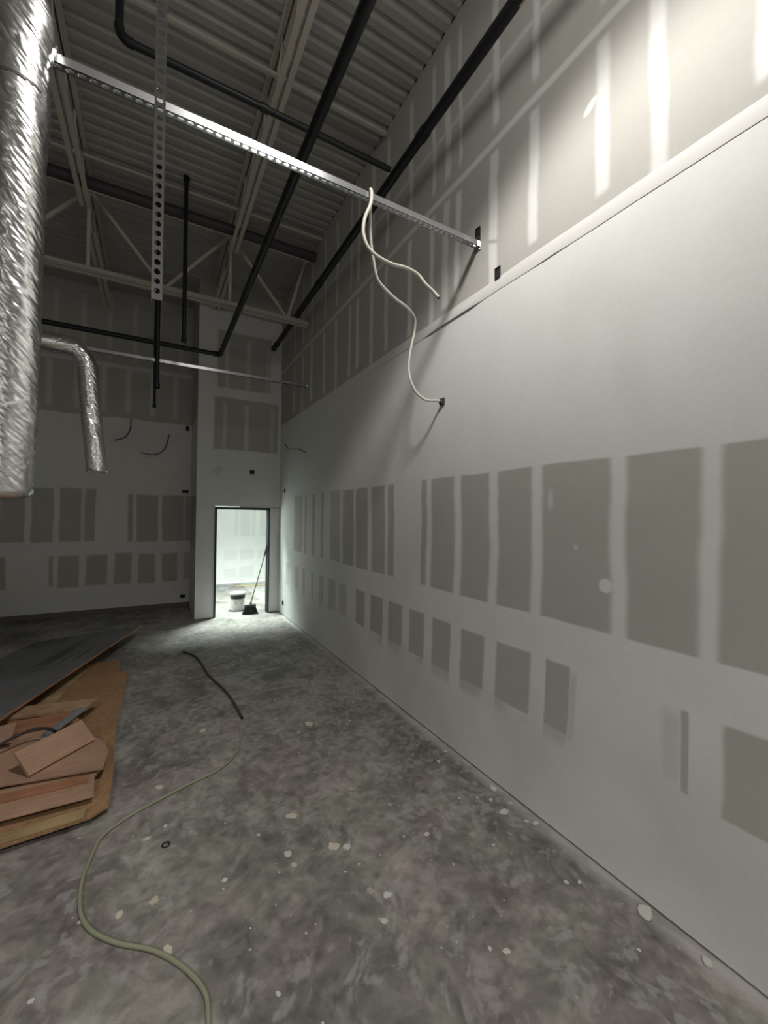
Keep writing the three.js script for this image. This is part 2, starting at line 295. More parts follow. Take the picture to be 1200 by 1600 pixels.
// ---- ceiling: ribbed steel deck sheets under a roof slab; ribs run across the hall
const ceiling = structure('ceiling', 'ribbed steel roof deck, dull grey');
part('roof_slab', box(XL - 0.13, YR + 0.06, ZB - 0.12, XR + 0.13, YR + 0.2, ZN + 0.13), std(lin(0.3, 0.3, 0.3), 0.9), ceiling);
const TK = texture(256, 256, 0, 3, 0, 3, (x, z) => { const k = 0.34 * (0.86 + 0.28 * fbm(x * 2, z * 6, 3, 4)) * (0.95 + 0.1 * h2(x * 300, z * 300, 1)); return [k * 1.03, k, k * 0.93, 0.5]; }, false);
const deckMat = new THREE.MeshStandardMaterial({ map: TK.map, roughness: 0.7 });
{
  const P = []; const pitch = 0.15, n = 6;
  for (let i = 0; i < n; i++) { const o = i * pitch; P.push([o, 0.024], [o + 0.03, 0.024], [o + 0.055, 0], [o + 0.125, 0]); }
  P.push([n * pitch, 0.024]);
  const s = new THREE.Shape(); P.forEach(([a, b], i) => i ? s.lineTo(a, b) : s.moveTo(a, b)); for (let i = P.length - 1; i >= 0; i--) s.lineTo(P[i][0], P[i][1] + 0.003);
  const g = new THREE.ExtrudeGeometry(s, { depth: XR - XL + 0.1, bevelEnabled: false });
  g.rotateY(-Math.PI / 2); g.translate(XR, YR, 0); // shape x -> z, depth -> -x
  const gg = uvFrom(g, 'xz', { u0: 0, u1: 3, v0: 0, v1: 3 });
  for (let k = 0; k < 19; k++) { const m = part('deck_sheet', gg, deckMat, ceiling); m.position.set(0, (k % 2) * 0.002, ZB - 0.1 + k * 0.9); }
}
const ceilInner = structure('ceiling_inner', 'ceiling of the lit room beyond the door');
part('panel', box(XC + 0.12, 4.8, ZI - 0.12, 5.12, 4.9, ZD - 0.137), std(lin(0.7, 0.7, 0.68), 0.9), ceilInner);

// ------------------------------------------------------------------ steel
const joistMat = new THREE.MeshStandardMaterial({ color: lin(0.50, 0.47, 0.41), roughness: 0.6, metalness: 0 });
function angleBar(len, w, t) { // an L section along +z, corner at the origin, legs to +x and +y
  const s = new THREE.Shape(); s.moveTo(0, 0); s.lineTo(w, 0); s.lineTo(w, t); s.lineTo(t, t); s.lineTo(t, w); s.lineTo(0, w); s.lineTo(0, 0);
  return new THREE.ExtrudeGeometry(s, { depth: len, bevelEnabled: false });
}
function chordPair(len, w, gap, up) {
  const a = angleBar(len, w, 0.006), b = angleBar(len, w, 0.006);
  if (!up) { a.scale(1, -1, 1); b.scale(1, -1, 1); }
  b.scale(-1, 1, 1); a.translate(gap / 2, 0, 0); b.translate(-gap / 2, 0, 0);
  for (const g of (up ? [b] : [a])) { const p = g.attributes.position.array; for (let i = 0; i < p.length; i += 9) for (let k = 0; k < 3; k++) { const t = p[i + k]; p[i + k] = p[i + 3 + k]; p[i + 3 + k] = t; } g.computeVertexNormals(); }
  return [a, b];
}
function makeJoist(name, label, group, x, z0, z1, yb, yt) {
  const o = thing(name, label, 'joist', [x, yb, z0], group), L = z1 - z0, D = yt - yb;
  for (const g of chordPair(L - 0.5, 0.05, 0.028, true)) part('bottom_chord', g.translate(0, 0, 0.25), joistMat, o);
  for (const g of chordPair(L, 0.045, 0.02, false)) part('top_chord', g.translate(0, D, 0), joistMat, o);
  const n = Math.round(L / 0.62), st = (L - 0.5) / n, wg = rod([0, 0.02, 0], [0, D - 0.02, st / 2], 0.010, 6), wg2 = rod([0, D - 0.02, st / 2], [0, 0.02, st], 0.010, 6);
  for (let i = 0; i < n; i++) for (const g of [wg, wg2]) part('web_bar', g, joistMat, o).position.z = 0.25 + i * st;
  return o;
}
const JG = 'roof joists under the deck';
makeJoist('roof_joist', 'pale steel roof joist running overhead between the two black pipes', JG, 0.985, -6.78, 4.5, 5.97, YR - 0.004);
makeJoist('roof_joist', 'steel roof joist overhead beside the top of the foil duct', JG, -0.835, -6.78, 4.5, 5.97, YR - 0.004);
makeJoist('roof_joist', 'steel roof joist left of the foil duct, near bay', JG, -2.64, -6.78, 4.5, 5.97, YR - 0.004);
makeJoist('roof_joist', 'short roof joist beyond the girder, above the doorway wall', JG, 0.985, -9.88, -6.84, 5.97, YR - 0.004);
makeJoist('roof_joist', 'short roof joist beyond the girder, above the dark recess', JG, -0.835, -9.88, -6.84, 5.97, YR - 0.004);
makeJoist('roof_joist', 'short roof joist beyond the girder, farthest left', JG, -2.64, -9.88, -6.84, 5.97, YR - 0.004);
{
  const o = thing('roof_girder', 'pale steel truss girder crossing the hall below the roof joists', 'girder', [0, 0, -6.81]);
  const yb = 5.27, yt = 6.42, x0 = XL + 0.02, x1 = XR - 0.03;
  const turn = g => g.rotateY(Math.PI / 2);
  for (const g of chordPair(x1 - x0, 0.075, 0.03, true)) part('bottom_chord', turn(g).translate(x0, yb, 0), joistMat, o);
  for (const g of chordPair(x1 - x0, 0.065, 0.03, false)) part('top_chord', turn(g).translate(x0, yt, 0), joistMat, o);
  const nodes = [[-4.45, yb], [-3.55, yt], [-2.64, yb], [-1.735, yb]];
  const zig = [[-3.55, yb + 0.03], [-2.64, yt - 0.03], [-1.735, yb + 0.03], [-0.83, yt - 0.03], [0.08, yb + 0.03], [0.985, yt - 0.03], [1.9, yb + 0.03], [2.2, yt - 0.03]];
  for (let i = 0; i + 1 < zig.length; i++) {
    const [ax, ay] = zig[i], [bx, by] = zig[i + 1], len = Math.hypot(bx - ax, by - ay), g = new THREE.BoxGeometry(len, 0.042, 0.028);
    g.rotateZ(Math.atan2(by - ay, bx - ax)); g.translate((ax + bx) / 2, (ay + by) / 2, 0);
    part('web_bar', g, joistMat, o);
  }
  for (const x of [-0.83, 0.985]) part('web_post', box(x - 0.02, yb + 0.02, -0.014, x + 0.02, yt - 0.02, 0.014), joistMat, o);
}
// bridging angles that tie the joists together
for (const [y, z, label] of [[6.40, -6.2, 'thin bridging angle under the deck just before the girder'], [5.98, -2.0, 'thin bridging angle across the near joists'], [6.40, -4.1, 'thin bridging angle under the deck halfway to the girder']]) {
  const g = angleBar(XR - XL - 0.04, 0.035, 0.004); g.rotateY(Math.PI / 2); g.translate(XL + 0.02, y, z);
  single('bridging_angle', g, joistMat, label, 'bridging', 'bridging angles');
}
// ---- pipes
const pipeMat = std(lin(0.012, 0.012, 0.016), 0.42, 0.2), pipeGrey = std(lin(0.05, 0.046, 0.052), 0.55, 0.2);
const ring = (axis, c, r, w) => { const g = new THREE.CylinderGeometry(r, r, w, 20); if (axis === 'x') g.rotateZ(Math.PI / 2); if (axis === 'z') g.rotateX(Math.PI / 2); return g.translate(...c); };
{
  const o = thing('gas_pipe', 'black pipe running the length of the hall and turning left near the doorway', 'pipe');
  const y = 4.9, x = 1.0, z = -7.95, r = 0.04, b = 0.08;
  part('pipe_run', rod([x, y, ZN - 0.01], [x, y, z + b], r, 20), pipeMat, o);
  part('pipe_run', rod([x - b, y, z], [XL + 0.01, y, z], r, 20), pipeMat, o);
  const e = new THREE.TubeGeometry(new THREE.QuadraticBezierCurve3(V(x, y, z + b + 0.02), V(x, y, z), V(x - b - 0.02, y, z)), 12, r * 1.18, 16);
  part('elbow', e, pipeMat, o);
  for (const zz of [-1.2, -4.4]) part('coupling', ring('z', [x, y, zz], r * 1.14, 0.07), pipeMat, o);
}
{
  const o = thing('wall_pipe', 'black pipe running along the top of the mudded wall, with a pale label', 'pipe'), r = 0.045;
  const A = V(1.93, 5.4, ZN - 0.01), B = V(2.08, 5.4, -8.4), at = t => A.clone().lerp(B, t), d = B.clone().sub(A).normalize();
  part('pipe_run', rod(A.toArray(), B.toArray(), r, 20), pipeMat, o);
  const dirGeo = (g, p) => { g.applyQuaternion(new THREE.Quaternion().setFromUnitVectors(V(0, 1, 0), d)); return g.translate(p.x, p.y, p.z); };
  for (const t of [0.51, 0.64, 0.82, 0.985]) part('coupling', dirGeo(new THREE.CylinderGeometry(r * 1.18, r * 1.18, 0.09, 20), at(t)), pipeMat, o);
  part('end_cap', dirGeo(new THREE.CylinderGeometry(r * 1.22, r * 1.22, 0.06, 20), at(0.999)), pipeMat, o);
  { // label strip on the underside towards the wall
    const e1 = V(0, -1, 0), e2 = new THREE.Vector3().crossVectors(d, e1).normalize(); if (e2.x < 0) e2.negate();
    const pos = [], idx = [], t0 = 0.5535, hl = 0.20;
    for (let i = 0; i <= 8; i++) for (const q of [-1, 1]) { const a = 0.25 + 0.55 * i / 8, c = at(t0).addScaledVector(d, q * hl).addScaledVector(e1, Math.cos(a) * (r + 0.002)).addScaledVector(e2, Math.sin(a) * (r + 0.002)); pos.push(c.x, c.y, c.z); if (i && q > 0) { const k = i * 2; idx.push(k - 2, k - 1, k, k - 1, k + 1, k); } }
    const g = new THREE.BufferGeometry(); g.setAttribute('position', new THREE.Float32BufferAttribute(pos, 3)); g.setIndex(idx); g.computeVertexNormals();
    part('pipe_label', g, std(lin(0.50, 0.48, 0.34), 0.7, 0, { side: THREE.DoubleSide }), o, 'pale yellowed label strip');
  }
}
{
  const o = thing('branch_pipe', 'thin black branch pipe crossing to the wall pipe with a riser at its left end', 'pipe'), y = 5.4, z = -3.47, r = 0.027;
  part('pipe_run', rod([-0.2, y, z], [1.96, y, z], r, 14), pipeMat, o);
  part('riser', rod([-0.27, y + 0.07, z], [-0.27, YR + 0.03, z], r, 14), pipeMat, o);
  part('elbow', new THREE.TubeGeometry(new THREE.QuadraticBezierCurve3(V(-0.27, y + 0.09, z), V(-0.27, y, z), V(-0.18, y, z)), 12, r * 1.25, 14), pipeMat, o);
  part('coupling', ring('x', [0.75, y, z], r * 1.3, 0.06), pipeMat, o);
}
{
  const o = thing('drain_pipe', 'thick dark grey pipe hung crosswise above the joists before the girder', 'pipe');
  part('pipe_run', rod([XL + 0.01, 6.15, -6.3], [2.16, 6.15, -6.3], 0.07, 24), pipeGrey, o);
  part('end_cap', ring('x', [2.17, 6.15, -6.3], 0.076, 0.06), pipeGrey, o);
}
for (const [x, y, z, r, label] of [[0.309, 4.29, -6.05, 0.026, 'black drop pipe hanging free right of the slotted hanger'], [0.008, 3.63, -6.05, 0.026, 'black drop pipe hanging lower, behind the slotted hanger'], [-0.024, 3.88, -8.3, 0.022, 'thin black drop pipe hanging deepest in the dark recess']]) {
  const o = thing('drop_pipe', label, 'pipe', [x, y, z], 'black drop pipes');
  part('pipe_run', rod([0, 0, 0], [0, YR + 0.02 - y, 0], r, 12), pipeMat, o);
  part('end_fitting', ring('y', [0, 0.03, 0], r * 1.3, 0.06), pipeMat, o);
  part('roof_collar', ring('y', [0, YR - 0.03 - y, 0], r * 1.5, 0.05), pipeMat, o);
}
// ---- slotted strut channels
const galv = std(lin(0.58, 0.59, 0.60), 0.25, 0.93);
function slotPlate(len, w, t, pitch, sl, sw) { // plate in the x-y plane, slots along x
  const s = new THREE.Shape(); s.moveTo(0, -w / 2); s.lineTo(len, -w / 2); s.lineTo(len, w / 2); s.lineTo(0, w / 2);
  for (let x = pitch * 0.6; x + sl < len; x += pitch) {
    const h = new THREE.Path(), r = sw / 2;
    h.absarc(x + sl - r, 0, r, -Math.PI / 2, Math.PI / 2, false); h.absarc(x + r, 0, r, Math.PI / 2, Math.PI * 1.5, false); s.holes.push(h);
  }
  return new THREE.ExtrudeGeometry(s, { depth: t, bevelEnabled: false, curveSegments: 5 });
}
function strut(label, x0, x1, y, z, group) { // a channel along x, open side up, slotted web below
  const o = thing('strut_channel', label, 'strut', [x0, y, z], group), L = x1 - x0, w = 0.041, h = 0.046, t = 0.0027;
  const web = slotPlate(L, w, t, 0.05, 0.034, 0.024); web.rotateX(-Math.PI / 2); part('slotted_web', web, galv, o);
  part('side_flange', box(0, 0, w / 2 - t, L, h, w / 2), galv, o);
  part('side_flange', box(0, 0, -w / 2, L, h, -w / 2 + t), galv, o);
  part('lip', box(0, h - 0.008, w / 2 - 0.0095, L, h, w / 2 - 0.0072), galv, o);
  part('lip', box(0, h - 0.008, -w / 2 + 0.0072, L, h, -w / 2 + 0.0095), galv, o);
  part('wall_bracket', box(L - 0.006, -0.03, -0.035, L, h + 0.03, 0.035), galv, o);
  return o;
}
strut('bright galvanised slotted strut spanning from the foil duct to the mudded wall', -0.50, XR - 0.001, 4.232, -2.57);
strut('distant thin galvanised strut crossing in front of the doorway wall', -1.3, XR - 0.001, 4.232, -6.89);
{
  const yb = 2.47, o = thing('hanger_channel', 'vertical perforated steel channel hanging from the roof nearest the camera, across the bright strut', 'strut', [-0.002, yb, -1.0]), L = YR + 0.01 - yb, w = 0.0205;
  const web = slotPlate(L, w, 0.0016, 0.0203, 0.0125, 0.0118); web.rotateZ(Math.PI / 2); web.translate(0, 0, 0.009); part('slotted_web', web, galv, o);
  part('side_flange', box(-w / 2, 0, -0.0106, -w / 2 + 0.0016, L, 0.009), galv, o);
  part('side_flange', box(w / 2 - 0.0016, 0, -0.0106, w / 2, L, 0.009), galv, o);
  part('insert_strip', box(-w / 2 + 0.002, 0.47, -0.0085, w / 2 - 0.002, 0.72, -0.0078), new THREE.MeshPhysicalMaterial({ color: lin(0.75, 0.77, 0.77), roughness: 0.95, transmission: 0.5, thickness: 0 }), o, 'pale plastic insert behind the holes');
}
// ------------------------------------------------------------------ foil wrapped ducts
function foilTube(pts, r, nl, nc, amp, seed, capEnd = true, bulge) {
  const curve = new THREE.CatmullRomCurve3(pts.map(p => V(...p)), false, 'centripetal'), pos = [], uv = [], idx = [];
  const fr = curve.computeFrenetFrames(nl, false), L = curve.getLength();
  for (let i = 0; i <= nl; i++) {
    const t = i / nl, c = curve.getPointAt(t), N = fr.normals[i], B = fr.binormals[i], s = t * L;
    for (let j = 0; j <= nc; j++) {
      const a = (j % nc) / nc * Math.PI * 2, ca = Math.cos(a), sa = Math.sin(a);
      // crinkles: short folds running mostly around the tube, plus broad dents
      const k1 = Math.abs(fbm(s * 42 + 5 * ca, 3 * sa + 2 * ca + 7, seed, 3) - 0.5), k2 = Math.abs(fbm(s * 80 + 11 * sa, 7 * ca + 3, seed + 9, 2) - 0.5), k3 = fbm(s * 5 + ca * 1.3, sa * 1.6 + 3, seed + 20, 3) - 0.5;
      let rr = r * (1 + amp * (-1.5 * k1 - 0.8 * k2 + 1.6 * k3));
      if (bulge) rr *= bulge(c, V(N.x * ca + B.x * sa, N.y * ca + B.y * sa, N.z * ca + B.z * sa));
      if (capEnd) { const e = Math.max(0, (s - (L - r * 0.35)) / (r * 0.35)); rr *= Math.sqrt(Math.max(0.0004, 1 - e * e)); }
      pos.push(c.x + (N.x * ca + B.x * sa) * rr, c.y + (N.y * ca + B.y * sa) * rr, c.z + (N.z * ca + B.z * sa) * rr); uv.push(j / nc * 6.28 * r, s);
    }
  }
  const w = nc + 1;
  for (let i = 0; i < nl; i++) for (let j = 0; j < nc; j++) { const a = i * w + j; idx.push(a, a + w, a + 1, a + 1, a + w, a + w + 1); }
  const g = new THREE.BufferGeometry(); g.setAttribute('position', new THREE.Float32BufferAttribute(pos, 3)); g.setAttribute('uv', new THREE.Float32BufferAttribute(uv, 2)); g.setIndex(idx); g.computeVertexNormals(); return g;
}
const foilMat = new THREE.MeshStandardMaterial({ color: lin(0.80, 0.80, 0.80), metalness: 1.0, roughness: 0.27, side: THREE.DoubleSide });
const blackBand = std(lin(0.04, 0.03, 0.028), 0.6);
{
  const o = thing('foil_duct', 'large crinkled silver foil wrapped duct hanging at the left edge', 'duct', [-0.578, 2.07, -2.45]);
  const g = foilTube([[-0.05, YR - 2.07, 0.03], [-0.04, 3.6, 0.02], [-0.01, 2.5, 0], [0.01, 2.0, 0], [0, 1.2, 0], [-0.01, 0.5, 0], [-0.02, 0, 0]], 0.112, 620, 84, 0.085, 5, true,
    (c, n) => 1 + 0.30 * Math.exp(-Math.pow((c.y - 2.2) / 0.12, 2)) * Math.max(0, n.x) ** 2);
  const wrap = part('foil_wrap', g, foilMat, o);
  part('strap', new THREE.CylinderGeometry(0.112, 0.112, 0.014, 32, 1, true), blackBand, wrap).position.set(0.006, 1.86, 0);
  const s = new THREE.Shape(); s.moveTo(0, 0); s.quadraticCurveTo(0.03, 0.006, 0.075, 0.028); s.lineTo(0.074, 0.018); s.quadraticCurveTo(0.04, -0.006, 0.002, -0.012);
  const fg = new THREE.ExtrudeGeometry(s, { depth: 0.002, bevelEnabled: false }); part('foil_flap', fg, foilMat, wrap).position.set(0.01, 0.42, 0.105);
}
{
  const o = thing('foil_branch', 'smaller foil flexible duct bending down in the dim background', 'duct', [-0.5, 2.43, -4.95]);
  part('foil_wrap', foilTube([[-1.6, 1.24, -0.1], [-0.9, 1.22, -0.03], [-0.40, 1.20, 0], [-0.19, 1.17, 0], [-0.105, 1.06, 0], [-0.08, 0.85, 0], [-0.04, 0.4, 0], [0, 0, 0]], 0.088, 360, 56, 0.10, 15, false), foilMat, o);
  const rim = new THREE.TorusGeometry(0.086, 0.011, 8, 28); rim.rotateX(Math.PI / 2); part('end_rim', rim, foilMat, o).position.set(0.002, 0.0, 0);
}
// ------------------------------------------------------------------ cables and boxes on the walls
const cableMat = std(lin(0.62, 0.60, 0.54), 0.55, 0.15), wireMat = std(lin(0.02, 0.02, 0.02), 0.6);
{
  const o = thing('flex_cable', 'pale armoured cable looped over the bright strut, one end dangling, the other in the wall', 'cable');
  const c1 = [[1.695, 3.537, -2.3], [1.657, 3.58, -2.317], [1.607, 3.621, -2.333], [1.558, 3.678, -2.35], [1.478, 3.707, -2.366], [1.374, 3.712, -2.383], [1.28, 3.736, -2.399], [1.209, 3.786, -2.416], [1.177, 3.88, -2.432], [1.194, 3.999, -2.449], [1.247, 4.127, -2.475], [1.274, 4.235, -2.51], [1.288, 4.30, -2.555], [1.31, 4.297, -2.60], [1.33, 4.225, -2.64], [1.366, 4.072, -2.7], [1.413, 3.942, -2.74], [1.469, 3.84, -2.78], [1.551, 3.811, -2.82], [1.704, 3.803, -2.9], [1.876, 3.803, -2.98], [1.985, 3.772, -3.04], [2.013, 3.692, -3.08], [2.0, 3.581, -3.1], [1.988, 3.458, -3.12], [1.987, 3.34, -3.13], [2.01, 3.228, -3.12], [2.066, 3.13, -3.1], [2.147, 3.077, -3.07], [2.24, 3.075, -3.03], [2.283, 3.068, -3.02]];
  const n = 1100, curve = new THREE.CatmullRomCurve3(c1.map(p => V(...p)), false, 'centripetal'), g = new THREE.TubeGeometry(curve, n, 0.0125, 10, false);
  const p = g.attributes.position; // ribs of the armour
  for (let i = 0; i <= n; i++) { const c = curve.getPointAt(i / n), k = 1 - 0.10 * (i % 4 < 2 ? 0 : 1); for (let j = 0; j <= 10; j++) { const q = i * 11 + j; p.setXYZ(q, c.x + (p.getX(q) - c.x) * k, c.y + (p.getY(q) - c.y) * k, c.z + (p.getZ(q) - c.z) * k); } }
  g.computeVertexNormals(); part('armour', g, cableMat, o);
  part('cut_end', rod([1.6955, 3.5365, -2.2995], [1.701, 3.531, -2.297], 0.0118, 10), wireMat, o);
}
single('wall_bushing', merge([box(2.275, 3.04, -3.05, 2.29, 3.10, -2.99), rod([2.255, 3.06, -3.02], [2.292, 3.065, -3.02], 0.018, 10)]), std(lin(0.05, 0.05, 0.05), 0.6), 'small dark bushing where the looped cable enters the wall', 'bushing');
const holeMat = std(lin(0.012, 0.012, 0.014), 0.7);
function ebox(label, p, face, w, h, slots = 0) { // electrical box set in a wall, open to the room
  const o = thing('electrical_box', label, 'electrical box', p, 'electrical boxes in the walls'), t = 0.006;
  const sh = new THREE.Shape(); sh.moveTo(-w / 2, -h / 2); sh.lineTo(w / 2, -h / 2); sh.lineTo(w / 2, h / 2); sh.lineTo(-w / 2, h / 2);
  const hl = new THREE.Path(); hl.moveTo(-w / 2 + t, -h / 2 + t); hl.lineTo(w / 2 - t, -h / 2 + t); hl.lineTo(w / 2 - t, h / 2 - t); hl.lineTo(-w / 2 + t, h / 2 - t); sh.holes.push(hl);
  const f = new THREE.ExtrudeGeometry(sh, { depth: 0.01, bevelEnabled: false }), b = new THREE.PlaneGeometry(w - t, h - t).translate(0, 0, 0.002);
  const turn = face === 'x' ? -Math.PI / 2 : 0;
  part('rim', f.rotateY(turn), holeMat, o); part('back_plate', b.rotateY(turn), holeMat, o);
  for (let i = 0; i < slots; i++) part('screw', rod([0, 0, 0], [0, 0, 0.006], 0.006, 8).rotateY(turn).translate(0, (i - 0.5) * h * 0.5, 0), galv, o);
}
ebox('black electrical box on the mudded wall just above the strut end', [XR, 4.345, -2.57], 'x', 0.055, 0.1, 2);
ebox('black electrical box resting on the tape ridge right of the strut', [XR, 3.905, -2.34], 'x', 0.055, 0.09, 2);
ebox('small dark electrical box above the doorway', [1.72, 2.87, ZD], 'z', 0.09, 0.08);
ebox('dark electrical box at the seam of the far recessed wall', [0.61, 3.86, ZB], 'z', 0.07, 0.1);
ebox('wide dark electrical box beside the corner, at mid height of the recessed wall', [0.59, 2.49, ZB], 'z', 0.13, 0.06);
ebox('low dark electrical box near the floor of the recessed wall', [0.57, 0.23, ZB], 'z', 0.1, 0.07);
ebox('low small electrical box near the floor at the far end of the mudded wall', [XR, 0.25, -8.2], 'x', 0.08, 0.08);
ebox('small electrical box at door head height at the far end of the mudded wall', [XR, 2.5, -8.19], 'x', 0.07, 0.07);
single('wire_tail', tube([[-0.434, 3.93, -9.9], [-0.44, 3.9, -9.86], [-0.453, 3.703, -9.84], [-0.539, 3.538, -9.8], [-0.723, 3.454, -9.76]], 0.009), wireMat, 'short black wire hanging from the recessed wall above the foil branch', 'wire', 'loose wires');
single('wire_tail', tube([[0.253, 3.69, -9.9], [0.25, 3.66, -9.85], [0.186, 3.396, -9.8], [0.069, 3.264, -9.78], [-0.082, 3.225, -9.75], [-0.255, 3.25, -9.7]], 0.009), wireMat, 'curved black wire looping from the recessed wall left of the doorway', 'wire', 'loose wires');
single('wire_tail', tube([[2.281, 3.46, -8.2], [2.26, 3.42, -8.1], [2.25, 3.30, -7.85], [2.22, 3.19, -7.132], [2.16, 3.05, -6.55]], 0.008), wireMat, 'thin dark wire poking out of the mudded wall near the far corner', 'wire', 'loose wires');

// ------------------------------------------------------------------ door frame, broom, bucket and the things beyond
const frameMat = std(lin(0.035, 0.042, 0.052), 0.45, 0.1), frameIn = std(lin(0.36, 0.39, 0.41), 0.5);
{
  const o = structure('door_1', 'dark steel frame of the open doorway');
  const w = 0.05, zf = ZD + 0.012, zb = ZD - 0.16;
  const jambL = part('jamb', box(DX0 - 0.012, 0, zb, DX0 + 0.022, DY, zf), frameMat, o);
  const jambR = part('jamb', box(DX1 - 0.022, 0, zb, DX1 + 0.012, DY, zf), frameMat, o);
  part('head', box(DX0 - 0.012, DY - 0.045, zb, DX1 + 0.012, DY, zf), frameMat, o);
  part('stop', box(DX0 + 0.022, 0, ZD - 0.11, DX0 + 0.036, DY - 0.045, ZD - 0.06), frameMat, jambL);
  part('stop', box(DX1 - 0.036, 0, ZD - 0.11, DX1 - 0.022, DY - 0.045, ZD - 0.06), frameMat, jambR);
}
{
  const o = thing('broom', 'push broom with dark bristles leaning on the right door jamb', 'broom', [1.73, 0, -8.60]);
  const R = rng(3), br = [];
  for (let i = 0; i < 260; i++) {
    const a = R() * 2 - 1, b = R() * 2 - 1, g = rod([a * 0.155, 0.0, b * 0.055 + 0.01], [a * 0.10, 0.155, b * 0.025], 0.0045, 4); br.push(g);
  }
  const bm = part('bristles', merge(br), std(lin(0.035, 0.037, 0.042), 0.8), o, 'dark stiff bristles');
  const cap = new RoundedBoxGeometry(0.225, 0.06, 0.065, 3, 0.018); cap.translate(0, 0.165, 0); part('head_cap', cap, std(lin(0.03, 0.03, 0.033), 0.5), o);
  part('socket', rod([0.0, 0.17, 0], [0.02, 0.24, -0.002], 0.02, 12), std(lin(0.03, 0.03, 0.033), 0.5), o);
  const handle = part('handle', rod([0.0, 0.18, 0], [0.27, 1.16, -0.012], 0.0125, 12), std(lin(0.33, 0.32, 0.30), 0.5), o);
  part('grip', rod([0.27, 1.16, -0.012], [0.323, 1.385, -0.015], 0.016, 12), std(lin(0.04, 0.045, 0.05), 0.6), handle);
}
{
  const o = thing('bucket', 'white plastic bucket with a dark band, standing in the doorway', 'bucket', [1.57, 0, -9.08]);
  const prof = [[0.0, 0.004], [0.122, 0.0], [0.127, 0.006], [0.146, 0.285], [0.15, 0.29], [0.15, 0.30], [0.147, 0.302], [0.149, 0.335], [0.157, 0.338], [0.157, 0.37], [0.15, 0.372], [0.146, 0.365], [0.122, 0.012], [0, 0.012]].map(p => new THREE.Vector2(...p));
  const body = part('body', new THREE.LatheGeometry(prof, 40), std(lin(0.74, 0.74, 0.72), 0.45), o);
  const cv = document.createElement('canvas'); cv.width = 512; cv.height = 128; const c = cv.getContext('2d');
  c.fillStyle = '#e8e8e4'; c.fillRect(0, 0, 512, 128); c.fillStyle = '#8d9298';
  for (let k = 0; k < 6; k++) { c.fillRect(20 + k * 86, 22, 40, 12); c.fillRect(20 + k * 86, 70, 52, 14); c.fillStyle = k % 2 ? '#8d9298' : '#a5a9ad'; }
  const ct = new THREE.CanvasTexture(cv); ct.colorSpace = THREE.SRGBColorSpace;
  part('label_band', new THREE.CylinderGeometry(0.1432, 0.1365, 0.11, 40, 1, true).translate(0, 0.165, 0), new THREE.MeshStandardMaterial({ map: ct, roughness: 0.5 }), body, 'faded grey print');
  part('dark_band', new THREE.CylinderGeometry(0.1535, 0.1485, 0.085, 40, 1, true).translate(0, 0.294, 0), std(lin(0.025, 0.027, 0.03), 0.45), body, 'dark band under the rim');
  part('bail', tube([[-0.155, 0.335, 0], [-0.14, 0.25, 0.085], [0, 0.2, 0.158], [0.14, 0.25, 0.085], [0.155, 0.335, 0]], 0.0025, 40, 6), galv, o, 'thin wire handle');
  part('contents', new THREE.CylinderGeometry(0.141, 0.14, 0.01, 32).translate(0, 0.315, 0), std(lin(0.6, 0.6, 0.57), 0.8), o, 'pale joint compound filling');
}
single('level', new RoundedBoxGeometry(0.95, 0.022, 0.035, 2, 0.006).rotateY(-0.13).translate(2.5, 0.011, -12.0), std(lin(0.50, 0.42, 0.20), 0.6), 'long yellow bar lying on the floor by the inner wall', 'bar');
{
  const g = new THREE.SphereGeometry(1, 28, 16, 0, Math.PI * 2, 0, Math.PI / 2), p = g.attributes.position;
  for (let i = 0; i < p.count; i++) { const k = 0.8 + 0.5 * fbm(p.getX(i) * 3, p.getZ(i) * 3 + p.getY(i) * 2, 6, 3); p.setXYZ(i, p.getX(i) * 0.2 * k, p.getY(i) * 0.07 * k, p.getZ(i) * 0.13 * k); }
  g.computeVertexNormals(); g.translate(1.62, 0, -11.7);
  single('drop_cloth', g, std(lin(0.2, 0.21, 0.22), 0.95), 'crumpled grey cloth on the floor at the left of the inner room', 'cloth');
}
// ------------------------------------------------------------------ lumber pile
function woodTex(seed, base, streak) {
  return texture(256, 512, 0, 0.6, 0, 1.2, (u, v) => {
    const r = 0.5 + 0.5 * Math.sin((u * 120 + 14 * fbm(u * 5, v * 1.1, seed, 3)) * 3), g = fbm(u * 90, v * 6, seed + 3, 3), q = fbm(u * 5, v * 5, seed + 8, 3), k = (0.82 + 0.10 * r * streak + 0.34 * (g - 0.5) + 0.55 * (q - 0.5));
    return [base[0] * k, base[1] * k, base[2] * k, 0.5 + 0.5 * (g - 0.5)];
  }, false);
}
function osbTex(seed, base) {
  return texture(512, 512, 0, 1.2, 0, 1.2, (u, v) => {
    let k = 0.85; for (let i = 0; i < 4; i++) { const a = i * 0.8 + 0.3, x = u * Math.cos(a) + v * Math.sin(a), y = -u * Math.sin(a) + v * Math.cos(a), c = h2(Math.floor(x * 12 + 30 * vn(y * 40, i, seed)), Math.floor(y * 45), seed + i); k += 0.18 * (c - 0.5); }
    k *= 0.86 + 0.3 * fbm(u * 4, v * 4, seed, 3); return [base[0] * k, base[1] * k, base[2] * k, 0.5];
  }, false);
}
const WT = { pine: woodTex(3, [0.42, 0.27, 0.155], 0.6), red: woodTex(5, [0.36, 0.17, 0.09], 0.8), pink: woodTex(8, [0.40, 0.245, 0.165], 0.5), yellow: woodTex(11, [0.40, 0.29, 0.14], 0.5) }, OT = osbTex(21, [0.33, 0.19, 0.095]);
const wm = {}; for (const k in WT) wm[k] = new THREE.MeshStandardMaterial({ map: WT[k].map, roughness: 0.8 });
const osbMat = new THREE.MeshStandardMaterial({ map: OT.map, roughness: 0.85 });
